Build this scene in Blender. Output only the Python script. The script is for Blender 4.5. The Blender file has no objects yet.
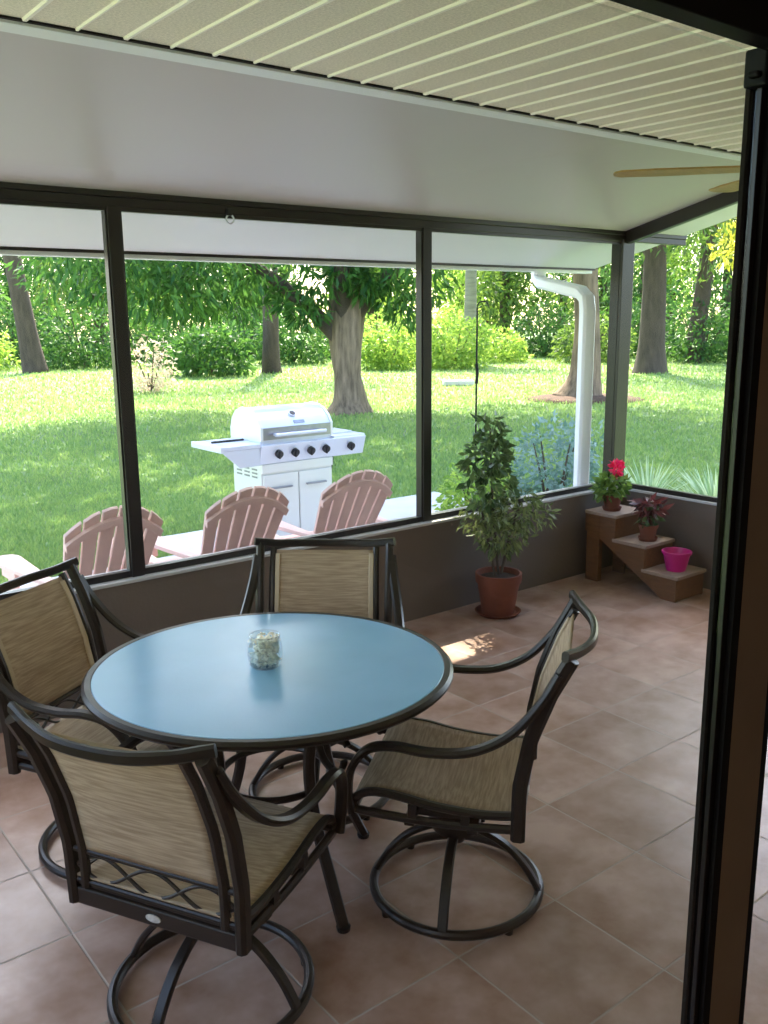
import bpy, math, random
import numpy as np
from mathutils import Vector, Matrix

scn = bpy.context.scene
col = scn.collection

# ------------------------------------------------------------------ camera, sky, sun, exposure
FPX = 905.0
RM = ((0.78491349, -0.13802517, 0.60403631),
      (-0.61953504, -0.16014206, 0.76846005),
      (-0.00933521, -0.97739632, -0.21120909))
cam_d = bpy.data.cameras.new('camera')
cam_d.sensor_fit = 'VERTICAL'; cam_d.sensor_height = 36.0; cam_d.sensor_width = 27.0
cam_d.lens = FPX / 1024.0 * 36.0
cam_d.clip_start = 0.02; cam_d.clip_end = 400
cam = bpy.data.objects.new('camera', cam_d); col.objects.link(cam)
mw = Matrix.Identity(4)
for i in range(3):
    mw[i][0] = RM[i][0]; mw[i][1] = -RM[i][1]; mw[i][2] = -RM[i][2]
mw[2][3] = 1.75
cam.matrix_world = mw
scn.camera = cam

SUN_EL, SUN_AZ = math.radians(47.0), math.radians(37.0)      # azimuth from +Y towards +X
SDIR = Vector((math.sin(SUN_AZ) * math.cos(SUN_EL), math.cos(SUN_AZ) * math.cos(SUN_EL), math.sin(SUN_EL)))
world = bpy.data.worlds.new('sky'); scn.world = world; world.use_nodes = True
wn = world.node_tree.nodes; wl = world.node_tree.links
bgn = wn['Background']
sky = wn.new('ShaderNodeTexSky'); sky.sky_type = 'NISHITA'; sky.sun_disc = False
sky.sun_elevation = SUN_EL; sky.sun_rotation = SUN_AZ; sky.air_density = 1.0; sky.dust_density = 2.0; sky.ozone_density = 1.0
wl.new(sky.outputs[0], bgn.inputs[0]); bgn.inputs[1].default_value = 1.0
sun_d = bpy.data.lights.new('sun', 'SUN'); sun_d.energy = 17.5; sun_d.angle = 0.012; sun_d.color = (1.0, 0.92, 0.72)
sun = bpy.data.objects.new('sun', sun_d); col.objects.link(sun)
sun.rotation_euler = (-SDIR).to_track_quat('-Z', 'Y').to_euler()
scn.view_settings.view_transform = 'Standard'; scn.view_settings.look = 'None'
scn.view_settings.gamma = 1.0; scn.view_settings.use_curve_mapping = False
scn.view_settings.exposure = 0.1
scn.cycles.max_bounces = 8; scn.cycles.diffuse_bounces = 5; scn.cycles.transparent_max_bounces = 12
scn.cycles.sample_clamp_indirect = 6.0

# ------------------------------------------------------------------ materials
def srgb(r, g, b):
    f = lambda c: c / 12.92 if c <= 0.04045 else ((c + 0.055) / 1.055) ** 2.4
    return (f(r / 255), f(g / 255), f(b / 255), 1.0)

def mat(name, c, rough=0.5, metal=0.0, var=0.0, vscale=6.0, bump=0.0, bscale=40.0, spec=0.5, stretch=None, coat=0.0):
    m = bpy.data.materials.new(name); m.use_nodes = True
    n, l = m.node_tree.nodes, m.node_tree.links
    p = n['Principled BSDF']
    p.inputs['Base Color'].default_value = c; p.inputs['Roughness'].default_value = rough
    p.inputs['Metallic'].default_value = metal; p.inputs['Specular IOR Level'].default_value = spec
    p.inputs['Coat Weight'].default_value = coat
    if var or bump:
        tc = n.new('ShaderNodeTexCoord'); mp = n.new('ShaderNodeMapping'); l.new(tc.outputs['Object'], mp.inputs[0])
        if stretch: mp.inputs['Scale'].default_value = stretch
    if var:
        t = n.new('ShaderNodeTexNoise'); t.inputs['Scale'].default_value = vscale; t.inputs['Detail'].default_value = 5
        l.new(mp.outputs[0], t.inputs['Vector'])
        r = n.new('ShaderNodeMapRange'); r.inputs[1].default_value = 0.3; r.inputs[2].default_value = 0.7
        r.inputs[3].default_value = 1 - var; r.inputs[4].default_value = 1 + var
        l.new(t.outputs[0], r.inputs[0])
        h = n.new('ShaderNodeHueSaturation'); h.inputs['Color'].default_value = c
        l.new(r.outputs[0], h.inputs['Value']); l.new(h.outputs[0], p.inputs['Base Color'])
    if bump:
        t2 = n.new('ShaderNodeTexNoise'); t2.inputs['Scale'].default_value = bscale; t2.inputs['Detail'].default_value = 4
        l.new(mp.outputs[0], t2.inputs['Vector'])
        b = n.new('ShaderNodeBump'); b.inputs['Strength'].default_value = bump; b.inputs['Distance'].default_value = 0.01
        l.new(t2.outputs[0], b.inputs['Height']); l.new(b.outputs[0], p.inputs['Normal'])
    return m

def leaf_mat(name, c1, c2, trans=0.4, rough=0.45):
    m = bpy.data.materials.new(name); m.use_nodes = True
    n, l = m.node_tree.nodes, m.node_tree.links
    p = n['Principled BSDF']; p.inputs['Roughness'].default_value = rough; p.inputs['Specular IOR Level'].default_value = 0.35
    g = n.new('ShaderNodeNewGeometry'); cr = n.new('ShaderNodeValToRGB')
    cr.color_ramp.elements[0].color = c1; cr.color_ramp.elements[1].color = c2
    l.new(g.outputs['Random Per Island'], cr.inputs[0]); l.new(cr.outputs[0], p.inputs['Base Color'])
    t = n.new('ShaderNodeBsdfTranslucent')
    h = n.new('ShaderNodeHueSaturation'); h.inputs['Value'].default_value = 1.5; h.inputs['Hue'].default_value = 0.49
    l.new(cr.outputs[0], h.inputs['Color']); l.new(h.outputs[0], t.inputs[0])
    mx = n.new('ShaderNodeMixShader'); mx.inputs[0].default_value = trans
    l.new(p.outputs[0], mx.inputs[1]); l.new(t.outputs[0], mx.inputs[2]); l.new(mx.outputs[0], n['Material Output'].inputs[0])
    return m

def tile_mat():
    m = bpy.data.materials.new('floor_tile'); m.use_nodes = True
    n, l = m.node_tree.nodes, m.node_tree.links; p = n['Principled BSDF']
    tc = n.new('ShaderNodeTexCoord'); sp = n.new('ShaderNodeSeparateXYZ'); l.new(tc.outputs['Object'], sp.inputs[0])
    def M(op, a, b=None):
        x = n.new('ShaderNodeMath'); x.operation = op
        for i, v in enumerate((a, b)):
            if v is None: continue
            if isinstance(v, (int, float)): x.inputs[i].default_value = v
            else: l.new(v, x.inputs[i])
        return x.outputs[0]
    ids, masks = [], []
    for k, o, s in (('X', 0.711, 0.403), ('Y', 1.225, 0.389)):
        u = M('DIVIDE', M('SUBTRACT', sp.outputs[k], o), s)
        ids.append(M('FLOOR', u)); fr = M('FRACT', u)
        d = M('MINIMUM', fr, M('SUBTRACT', 1.0, fr)); masks.append(M('MULTIPLY', d, s))
    d = M('MINIMUM', masks[0], masks[1])
    gr = n.new('ShaderNodeMapRange'); gr.inputs[1].default_value = 0.0018; gr.inputs[2].default_value = 0.0042
    gr.inputs[3].default_value = 1.0; gr.inputs[4].default_value = 0.0; l.new(d, gr.inputs[0])
    cx = n.new('ShaderNodeCombineXYZ'); l.new(ids[0], cx.inputs[0]); l.new(ids[1], cx.inputs[1])
    wnz = n.new('ShaderNodeTexWhiteNoise'); wnz.noise_dimensions = '3D'; l.new(cx.outputs[0], wnz.inputs['Vector'])
    off = n.new('ShaderNodeVectorMath'); off.operation = 'SCALE'; l.new(wnz.outputs['Color'], off.inputs[0]); off.inputs['Scale'].default_value = 7.0
    ad = n.new('ShaderNodeVectorMath'); l.new(tc.outputs['Object'], ad.inputs[0]); l.new(off.outputs[0], ad.inputs[1])
    t = n.new('ShaderNodeTexNoise'); t.inputs['Scale'].default_value = 4.5; t.inputs['Detail'].default_value = 6; t.inputs['Roughness'].default_value = 0.6
    l.new(ad.outputs[0], t.inputs['Vector'])
    cr = n.new('ShaderNodeValToRGB'); e = cr.color_ramp.elements
    e[0].position = 0.32; e[0].color = TILE_A; e[1].position = 0.68; e[1].color = TILE_B
    l.new(t.outputs[0], cr.inputs[0])
    hv = n.new('ShaderNodeHueSaturation'); l.new(cr.outputs[0], hv.inputs['Color'])
    vr = n.new('ShaderNodeMapRange'); vr.inputs[3].default_value = 0.88; vr.inputs[4].default_value = 1.1; l.new(wnz.outputs['Value'], vr.inputs[0]); l.new(vr.outputs[0], hv.inputs['Value'])
    mx = n.new('ShaderNodeMix'); mx.data_type = 'RGBA'; l.new(gr.outputs[0], mx.inputs[0]); l.new(hv.outputs[0], mx.inputs[6]); mx.inputs[7].default_value = GROUT
    l.new(mx.outputs[2], p.inputs['Base Color'])
    rr = n.new('ShaderNodeMapRange'); rr.inputs[3].default_value = 0.3; rr.inputs[4].default_value = 0.8; l.new(gr.outputs[0], rr.inputs[0]); l.new(rr.outputs[0], p.inputs['Roughness'])
    hh = M('SUBTRACT', M('MULTIPLY', t.outputs[0], 0.35), gr.outputs[0])
    b = n.new('ShaderNodeBump'); b.inputs['Strength'].default_value = 0.35; b.inputs['Distance'].default_value = 0.004; l.new(hh, b.inputs['Height']); l.new(b.outputs[0], p.inputs['Normal'])
    return m

def grass_ground():
    m = mat('lawn_ground', srgb(124, 146, 92), 0.9, var=0.35, vscale=0.9, bump=0.8, bscale=30)
    return m

def sling_mat():
    m = bpy.data.materials.new('sling_mesh'); m.use_nodes = True
    n, l = m.node_tree.nodes, m.node_tree.links; p = n['Principled BSDF']
    tc = n.new('ShaderNodeTexCoord'); mp = n.new('ShaderNodeMapping'); mp.inputs['Scale'].default_value = (9, 170, 170)
    l.new(tc.outputs['Object'], mp.inputs[0])
    t = n.new('ShaderNodeTexNoise'); t.inputs['Scale'].default_value = 1.0; t.inputs['Detail'].default_value = 2; l.new(mp.outputs[0], t.inputs['Vector'])
    cr = n.new('ShaderNodeValToRGB'); e = cr.color_ramp.elements
    e[0].position = 0.35; e[0].color = srgb(168, 142, 114); e[1].position = 0.65; e[1].color = srgb(200, 174, 144)
    l.new(t.outputs[0], cr.inputs[0]); l.new(cr.outputs[0], p.inputs['Base Color']); p.inputs['Roughness'].default_value = 0.7
    p.inputs['Specular IOR Level'].default_value = 0.2
    tr = n.new('ShaderNodeBsdfTranslucent'); l.new(cr.outputs[0], tr.inputs[0])
    mx = n.new('ShaderNodeMixShader'); mx.inputs[0].default_value = 0.2
    l.new(p.outputs[0], mx.inputs[1]); l.new(tr.outputs[0], mx.inputs[2]); l.new(mx.outputs[0], n['Material Output'].inputs[0])
    return m

def pane_mat():
    m = bpy.data.materials.new('door_glass'); m.use_nodes = True
    n, l = m.node_tree.nodes, m.node_tree.links; n.remove(n['Principled BSDF'])
    t = n.new('ShaderNodeBsdfTransparent'); t.inputs[0].default_value = (0.96, 0.97, 0.96, 1)
    g = n.new('ShaderNodeBsdfGlossy'); g.inputs['Roughness'].default_value = 0.0
    lw = n.new('ShaderNodeLayerWeight'); lw.inputs[0].default_value = 0.5
    pw = n.new('ShaderNodeMath'); pw.operation = 'POWER'; pw.inputs[1].default_value = 4.0; l.new(lw.outputs['Facing'], pw.inputs[0])
    ma = n.new('ShaderNodeMath'); ma.operation = 'MULTIPLY_ADD'; ma.inputs[1].default_value = 0.6; ma.inputs[2].default_value = 0.03; l.new(pw.outputs[0], ma.inputs[0])
    mx = n.new('ShaderNodeMixShader'); l.new(ma.outputs[0], mx.inputs[0]); l.new(t.outputs[0], mx.inputs[1]); l.new(g.outputs[0], mx.inputs[2])
    l.new(mx.outputs[0], n['Material Output'].inputs[0])
    return m

def jar_mat():
    m = bpy.data.materials.new('jar_glass'); m.use_nodes = True
    n, l = m.node_tree.nodes, m.node_tree.links; n.remove(n['Principled BSDF'])
    t = n.new('ShaderNodeBsdfTransparent'); t.inputs[0].default_value = (0.9, 0.93, 0.93, 1)
    g = n.new('ShaderNodeBsdfGlossy'); g.inputs['Roughness'].default_value = 0.03
    lw = n.new('ShaderNodeLayerWeight'); lw.inputs[0].default_value = 0.2
    mx = n.new('ShaderNodeMixShader'); l.new(lw.outputs['Facing'], mx.inputs[0]); l.new(t.outputs[0], mx.inputs[1]); l.new(g.outputs[0], mx.inputs[2])
    l.new(mx.outputs[0], n['Material Output'].inputs[0])
    return m

TILE_A = srgb(150, 109, 84); TILE_B = srgb(200, 167, 152); GROUT = srgb(184, 166, 152)
M = {}
M['tile'] = tile_mat()
M['kneewall'] = mat('painted_block', srgb(104, 90, 80), 0.75, var=0.08, vscale=3, bump=0.25, bscale=60)
M['ledge'] = mat('ledge_paint', srgb(190, 186, 184), 0.6)
M['bronze'] = mat('bronze_aluminium', srgb(34, 30, 30), 0.3, 0.1, var=0.1, vscale=8)
M['bronze_dark'] = mat('dark_seal', srgb(14, 12, 12), 0.6, spec=0.2)
M['channel'] = mat('channel_black', srgb(26, 21, 19), 0.7, spec=0.12)
M['stile'] = mat('bronze_door_paint', srgb(148, 128, 108), 0.6, spec=0.2, var=0.08, vscale=5)
M['pan'] = mat('roof_panel_paint', srgb(196, 189, 188), 0.34, var=0.03, vscale=1.2)
M['eave'] = mat('roof_panel_daylit', srgb(222, 222, 224), 0.4)  # same roof panel as inside, its colour lightened for stronger outdoor light
M['soffit'] = mat('perforated_soffit', srgb(232, 220, 204), 0.6, var=0.16, vscale=130)
M['soffit_rib_lit'] = mat('soffit_rib_lit', srgb(252, 244, 234), 0.5)  # soffit colour lightened to paint in side light on the ribs
M['white'] = mat('white_aluminium', srgb(232, 233, 236), 0.4)
M['house'] = mat('house_stucco', srgb(222, 214, 204), 0.85, bump=0.3, bscale=50)
M['indoor'] = mat('indoor_wall', srgb(170, 158, 140), 0.8, var=0.03, vscale=2)
M['concrete'] = mat('patio_concrete', srgb(212, 206, 204), 0.85, var=0.08, vscale=3, bump=0.3, bscale=50)
M['lawn'] = grass_ground()
M['grass'] = leaf_mat('grass_blade', srgb(102, 138, 76), srgb(154, 174, 98), 0.42, 0.6)
M['chair_metal'] = mat('bronze_chair_metal', srgb(46, 38, 32), 0.33, 0.35, var=0.12, vscale=14)
M['sling'] = sling_mat()
M['hem'] = mat('sling_hem', srgb(196, 172, 142), 0.7)
M['badge'] = mat('silver_badge', srgb(210, 208, 200), 0.35, 0.5, var=0.3, vscale=60)
M['table_glass'] = mat('frosted_glass', srgb(140, 190, 222), 0.21, var=0.05, vscale=4, bump=0.05, bscale=90, spec=0.6)
M['terracotta'] = mat('terracotta', srgb(118, 62, 42), 0.8, var=0.15, vscale=14, bump=0.15)
M['pink'] = mat('pink_plastic', srgb(190, 16, 114), 0.35)
M['soil'] = mat('potting_soil', srgb(58, 42, 32), 0.95, bump=0.9, bscale=80)
M['wood'] = mat('stained_wood', srgb(112, 73, 42), 0.6, var=0.2, vscale=9, stretch=(6, 1.2, 6), bump=0.15)
M['wood_top'] = mat('pale_wood_top', srgb(160, 134, 116), 0.6, var=0.12, vscale=9, stretch=(1.5, 6, 6))  # paler wood tone for the stand treads
M['fan_wood'] = mat('fan_blade_wood', srgb(178, 142, 84), 0.45, var=0.18, vscale=10, stretch=(1, 12, 12))
M['steel'] = mat('stainless_steel', srgb(216, 220, 232), 0.32, 0.3, var=0.03, vscale=4)
M['steel_dull'] = mat('brushed_lid_band', srgb(150, 150, 156), 0.33, 0.9, var=0.1, vscale=20)
M['grill_paint'] = mat('light_grill_panel', srgb(226, 226, 224), 0.42, 0.3)
M['black'] = mat('black_plastic', srgb(20, 20, 24), 0.35)
M['plastic_wood'] = mat('recycled_plastic_slat', srgb(222, 186, 176), 0.55, var=0.06, vscale=10)
M['pane'] = pane_mat()
M['jar'] = jar_mat()
M['lamp'] = mat('lamp_glass', srgb(240, 230, 210), 0.4)
M['lamp'].node_tree.nodes['Principled BSDF'].inputs['Emission Color'].default_value = (1.0, 0.85, 0.66, 1)
M['lamp'].node_tree.nodes['Principled BSDF'].inputs['Emission Strength'].default_value = 50.0
M['shell'] = mat('shells', srgb(255, 247, 230), 0.4, var=0.5, vscale=38)
M['bark'] = mat('bark', srgb(132, 110, 90), 0.9, var=0.5, vscale=4, stretch=(3.5, 3.5, 0.5), bump=0.9, bscale=9)
M['bark_dark'] = mat('dark_bark', srgb(84, 70, 60), 0.9, var=0.3, vscale=3, stretch=(3, 3, 0.7), bump=0.9, bscale=9)
M['bark_pale'] = mat('palm_bark', srgb(150, 142, 122), 0.9, var=0.2, vscale=3, stretch=(0.6, 0.6, 5), bump=0.5)
M['mulch'] = mat('mulch', srgb(88, 62, 47), 0.95, var=0.4, vscale=9, bump=1.0, bscale=14)
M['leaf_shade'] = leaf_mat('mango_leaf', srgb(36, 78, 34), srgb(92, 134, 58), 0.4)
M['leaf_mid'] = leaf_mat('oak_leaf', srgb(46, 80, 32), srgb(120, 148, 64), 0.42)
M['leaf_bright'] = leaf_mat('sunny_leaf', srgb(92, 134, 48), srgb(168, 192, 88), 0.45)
M['leaf_yellow'] = leaf_mat('yellow_leaf', srgb(160, 170, 52), srgb(224, 216, 104), 0.5)
M['leaf_blue'] = leaf_mat('plumbago_leaf', srgb(84, 120, 96), srgb(144, 166, 166), 0.35)
M['leaf_pot'] = leaf_mat('ficus_leaf', srgb(38, 66, 34), srgb(112, 136, 82), 0.3, 0.3)
M['leaf_fine'] = leaf_mat('fine_leaf', srgb(70, 84, 44), srgb(138, 150, 92), 0.3)
M['leaf_strap'] = leaf_mat('strap_leaf', srgb(124, 158, 112), srgb(200, 214, 176), 0.35)
M['leaf_red'] = leaf_mat('bronze_leaf', srgb(66, 34, 34), srgb(128, 66, 60), 0.25)
M['petal_red'] = leaf_mat('red_bloom', srgb(200, 20, 60), srgb(236, 50, 96), 0.35)
M['petal_white'] = leaf_mat('white_bloom', srgb(176, 156, 128), srgb(222, 204, 178), 0.35)

# ------------------------------------------------------------------ mesh helpers
class MB:
    def __init__(s): s.v, s.f, s.mi = [], [], []
    def add(s, vs, fs, mi=0):
        o = len(s.v); s.v += [tuple(v) for v in vs]
        for f in fs: s.f.append(tuple(i + o for i in f)); s.mi.append(mi)
        return s
    def box(s, x0, x1, y0, y1, z0, z1, mi=0, m=None):
        vs = [(x, y, z) for x in (x0, x1) for y in (y0, y1) for z in (z0, z1)]
        if m is not None: vs = [tuple(m @ Vector(v)) for v in vs]
        return s.add(vs, [(0, 1, 3, 2), (4, 6, 7, 5), (0, 4, 5, 1), (2, 3, 7, 6), (0, 2, 6, 4), (1, 5, 7, 3)], mi)
    def prism(s, outline, o, u, v, w, mi=0):
        """2-D outline (a, b) -> o + a*u + b*v, extruded by the vector w"""
        o, u, v, w = Vector(o), Vector(u), Vector(v), Vector(w)
        p = [o + u * a + v * b for a, b in outline]; n = len(p)
        fs = [tuple(range(n - 1, -1, -1)), tuple(range(n, 2 * n))] + [(i, (i + 1) % n, n + (i + 1) % n, n + i) for i in range(n)]
        return s.add(p + [q + w for q in p], fs, mi)
    def sweep(s, pts, prof, ref=(0, 0, 1), closed=False, scale=None, mi=0):
        pts = [Vector(p) for p in pts]; n = len(pts); k = len(prof); vs = []
        for i, p in enumerate(pts):
            a = pts[(i - 1) % n] if (closed or i > 0) else p
            b = pts[(i + 1) % n] if (closed or i < n - 1) else p
            t = (b - a).normalized(); r = Vector(ref(i) if callable(ref) else ref)
            n1 = r - t * r.dot(t)
            if n1.length < 1e-4: n1 = Vector((1, 0, 0)) - t * t.x
            n1.normalize(); n2 = t.cross(n1)
            sc = scale[i] if scale else 1.0
            vs += [p + n1 * (x * sc) + n2 * (y * sc) for x, y in prof]
        fs = []
        for i in range(n if closed else n - 1):
            j = (i + 1) % n
            fs += [(i * k + q, i * k + (q + 1) % k, j * k + (q + 1) % k, j * k + q) for q in range(k)]
        if not closed: fs += [tuple(range(k - 1, -1, -1)), tuple((n - 1) * k + q for q in range(k))]
        return s.add(vs, fs, mi)
    def tube(s, pts, r, n=14, closed=False, ref=(0, 0, 1), mi=0):
        if isinstance(r, (int, float)): return s.sweep(pts, circ(r, n), ref, closed, mi=mi)
        return s.sweep(pts, circ(1, n), ref, closed, list(r), mi)
    def lathe(s, prof, n=32, c=(0, 0, 0), mi=0):
        k = len(prof); vs = []
        for i in range(n):
            a = 2 * math.pi * i / n
            vs += [(c[0] + r * math.cos(a), c[1] + r * math.sin(a), c[2] + z) for r, z in prof]
        fs = [(i * k + q, ((i + 1) % n) * k + q, ((i + 1) % n) * k + q + 1, i * k + q + 1) for i in range(n) for q in range(k - 1)]
        if prof[0][0] > 1e-5: fs.append(tuple(i * k for i in range(n - 1, -1, -1)))
        if prof[-1][0] > 1e-5: fs.append(tuple(i * k + k - 1 for i in range(n)))
        return s.add(vs, fs, mi)
    def grid(s, fn, nu, nv, mi=0):
        vs = [fn(i / nu, j / nv) for i in range(nu + 1) for j in range(nv + 1)]
        return s.add(vs, [(i * (nv + 1) + j, (i + 1) * (nv + 1) + j, (i + 1) * (nv + 1) + j + 1, i * (nv + 1) + j + 1) for i in range(nu) for j in range(nv)], mi)
    def build(s, name, mats, parent=None, smooth=False, bevel=0, solid=0, **tags):
        me = bpy.data.meshes.new(name); me.from_pydata(s.v, [], s.f)
        for m_ in (mats if isinstance(mats, (list, tuple)) else [mats]): me.materials.append(m_)
        me.polygons.foreach_set('material_index', s.mi)
        if smooth: me.polygons.foreach_set('use_smooth', [True] * len(s.f))
        me.update()
        if smooth is True: 
            try: me.set_sharp_from_angle(angle=math.radians(32))
            except Exception: pass
        o = bpy.data.objects.new(name, me); col.objects.link(o)
        if parent is not None: o.parent = parent
        if solid:
            d = o.modifiers.new('solid', 'SOLIDIFY'); d.thickness = solid; d.offset = 0
        if bevel:
            d = o.modifiers.new('bevel', 'BEVEL'); d.width = bevel; d.segments = 2; d.limit_method = 'ANGLE'; d.angle_limit = math.radians(40)
        for k_, v_ in tags.items(): o[k_] = v_
        return o

def circ(r, n=10): return [(r * math.cos(2 * math.pi * i / n), r * math.sin(2 * math.pi * i / n)) for i in range(n)]
def rrect(w, h, c=0.25):
    a, b = w / 2, h / 2; q = min(w, h) * c
    return [(a, -b + q), (a, b - q), (a - q, b), (-a + q, b), (-a, b - q), (-a, -b + q), (-a + q, -b), (a - q, -b)]
def cr(pts, k=6, closed=False):
    P = [Vector(p) for p in pts]; n = len(P); out = []
    for i in range(n if closed else n - 1):
        g = (lambda j: P[j % n]) if closed else (lambda j: P[min(max(j, 0), n - 1)])
        a, b, c, d = g(i - 1), g(i), g(i + 1), g(i + 2)
        for q in range(k):
            t = q / k
            out.append(0.5 * ((2 * b) + (c - a) * t + (2 * a - 5 * b + 4 * c - d) * t * t + (3 * b - a - 3 * c + d) * t ** 3))
    if not closed: out.append(P[-1])
    return out
def empty(name, label, cat, loc=(0, 0, 0), rz=0, group=None):
    o = bpy.data.objects.new(name, None); col.objects.link(o); o.location = loc; o.rotation_euler = (0, 0, rz)
    o['label'] = label; o['category'] = cat
    if group: o['group'] = group
    return o
def tag(o, label, cat, group=None):
    o['label'] = label; o['category'] = cat
    if group: o['group'] = group
    return o
KIDS = {}
def kids(o):
    return [c for c in bpy.data.objects if c.parent == o]
def copy_tree(o, loc, rz, label, group=None):
    def rec(a, parent):
        b = a.copy(); col.objects.link(b)
        if parent is not None: b.parent = parent
        for ch in kids(a): rec(ch, b)
        return b
    r = rec(o, None); r.location = loc; r.rotation_euler = (0, 0, rz); r['label'] = label
    if group: r['group'] = group
    return r

def leaves(name, clumps, mats, parent=None, L=(0.12, 0.2), aspect=0.38, droop=0.5, seed=1, shell=0.55, avoid=None, avoid_r=0.0, zmin=None, rel=None, fold=0.18):
    """one mesh of folded leaves: clumps = [(centre, radii, count)]"""
    rng = np.random.default_rng(seed); P = []; N0 = []
    for c, r, n in clumps:
        d = rng.normal(size=(n, 3)); d /= np.linalg.norm(d, axis=1)[:, None]
        u = rng.random(n); rad = np.where(rng.random(n) < shell, 0.75 + 0.3 * u, u ** (1 / 3))
        P.append(np.array(c) + d * rad[:, None] * np.array(r)); N0.append(d)
    P = np.concatenate(P); D = np.concatenate(N0)
    if zmin is not None:
        k = P[:, 2] > zmin; P, D = P[k], D[k]
    if avoid is not None:
        a, dr = np.array(avoid[0]), np.array(avoid[1]); w = P - a; t = w @ dr
        k = np.linalg.norm(w - t[:, None] * dr, axis=1) > avoid_r; P, D = P[k], D[k]
    if rel is not None: P = P - np.array(rel)
    n = len(P)
    ax = D * 0.7 + rng.normal(size=(n, 3)) * 0.6; ax[:, 2] -= droop; ax /= np.linalg.norm(ax, axis=1)[:, None]
    s = np.cross(ax, rng.normal(size=(n, 3))); s /= np.linalg.norm(s, axis=1)[:, None]
    nn = np.cross(ax, s); ln = rng.uniform(L[0], L[1], n)[:, None]; w = ln * aspect * 0.5
    mid = P + ax * ln * 0.45
    V = np.empty((n, 4, 3)); V[:, 0] = P; V[:, 1] = mid + s * w + nn * w * fold; V[:, 2] = P + ax * ln - nn * ln * 0.08; V[:, 3] = mid - s * w + nn * w * fold
    idx = np.arange(n)[:, None] * 4
    F = np.concatenate([idx + [0, 1, 2], idx + [0, 2, 3]], axis=1).reshape(-1, 3)
    return raw_mesh(name, V.reshape(-1, 3), F, mats, parent)

def raw_mesh(name, V, F, mat_, parent=None):
    me = bpy.data.meshes.new(name); nv, nf = len(V), len(F)
    me.vertices.add(nv); me.vertices.foreach_set('co', np.asarray(V, dtype=np.float32).ravel())
    me.loops.add(nf * 3); me.loops.foreach_set('vertex_index', np.asarray(F, dtype=np.int32).ravel())
    me.polygons.add(nf); me.polygons.foreach_set('loop_start', np.arange(0, nf * 3, 3, dtype=np.int32))
    try: me.polygons.foreach_set('loop_total', np.full(nf, 3, dtype=np.int32))
    except Exception: pass
    me.materials.append(mat_); me.update(calc_edges=True); me.validate()
    o = bpy.data.objects.new(name, me); col.objects.link(o)
    if parent is not None: o.parent = parent
    return o

# ------------------------------------------------------------------ the setting
S = 'structure'
GZ = -0.12
YW, XW, SILL = 3.91, 5.13, 0.57
def roof(y): return 2.287 + 0.2416 * (YW - y)

MB().box(-0.9, 5.32, 0.3, 4.06, -0.12, 0).build('floor', M['tile'], kind=S)
MB().box(-3.0, 4.2, -4.2, 0.3, -0.12, 0).build('floor_indoor', M['tile'], kind=S)
# lawn
lw = MB(); lw.grid(lambda u, v: (-40 + 130 * u, -10 + 110 * v, GZ - 0.01 if True else 0), 40, 40)
lw.build('ground', M['lawn'], kind=S)
MB().prism([(-3, 4.06), (-3, 6.55), (3.1, 6.6), (3.1, 7.25), (6.4, 7.25), (6.4, 4.06)], (0, 0, GZ - 0.1), (1, 0, 0), (0, 1, 0), (0, 0, 0.105)).build('patio', M['concrete'], kind=S)
# knee walls
MB().box(-0.9, XW + 0.15, YW - 0.02, YW + 0.15, -0.12, SILL - 0.012).build('wall_back', M['kneewall'], kind=S)
MB().box(XW - 0.0, XW + 0.15, 2.2, YW - 0.02, -0.12, SILL - 0.012).build('wall_right', M['kneewall'], kind=S)
MB().box(-0.9, -0.78, 0.58, YW - 0.02, -0.12, SILL - 0.012).build('wall_left', M['kneewall'], kind=S)
MB().box(-0.9, XW + 0.17, YW - 0.035, YW + 0.17, SILL - 0.012, SILL + 0.004).build('trim_ledge_back', M['ledge'], bevel=0.003, kind=S)
MB().box(XW - 0.015, XW + 0.17, 2.2, YW - 0.035, SILL - 0.012, SILL + 0.004).build('trim_ledge_right', M['ledge'], bevel=0.003, kind=S)
MB().box(-1.3, 5.80, 4.695, 4.712, roof(4.7) - 0.014, roof(4.7) + 0.04).build('trim_eave_gap_shade', M['bronze'], kind=S)  # dark strip standing in for the shaded gap between eave and gutter
# beams
MB().box(-0.9, 5.83, YW, YW + 0.05, 2.262, 2.30).box(-0.9, 5.83, YW + 0.006, YW + 0.05, 2.222, 2.262).build('trim_beam_back', M['bronze'], bevel=0.003, kind=S)
b = MB()
for y0, y1 in ((YW, 2.78),):
    b.prism([(y0, roof(y0) - 0.082), (y0, roof(y0) + 0.01), (2.78, roof(2.78) + 0.01), (2.78, roof(2.78) - 0.082)], (XW, 0, 0), (0, 1, 0), (0, 0, 1), (0.05, 0, 0))
b.box(XW, XW + 0.05, 2.2, 2.78, 2.50, 2.56)
b.build('trim_beam_right', M['bronze'], bevel=0.003, kind=S)
b = MB(); b.box(-0.88, -0.83, 0.58, 2.78, 2.50, 2.56)
b.prism([(YW, roof(YW) - 0.075), (YW, roof(YW) + 0.01), (2.78, roof(2.78) + 0.01), (2.78, roof(2.78) - 0.075)], (-0.88, 0, 0), (0, 1, 0), (0, 0, 1), (0.05, 0, 0))
b.build('trim_beam_left', M['bronze'], kind=S)
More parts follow.
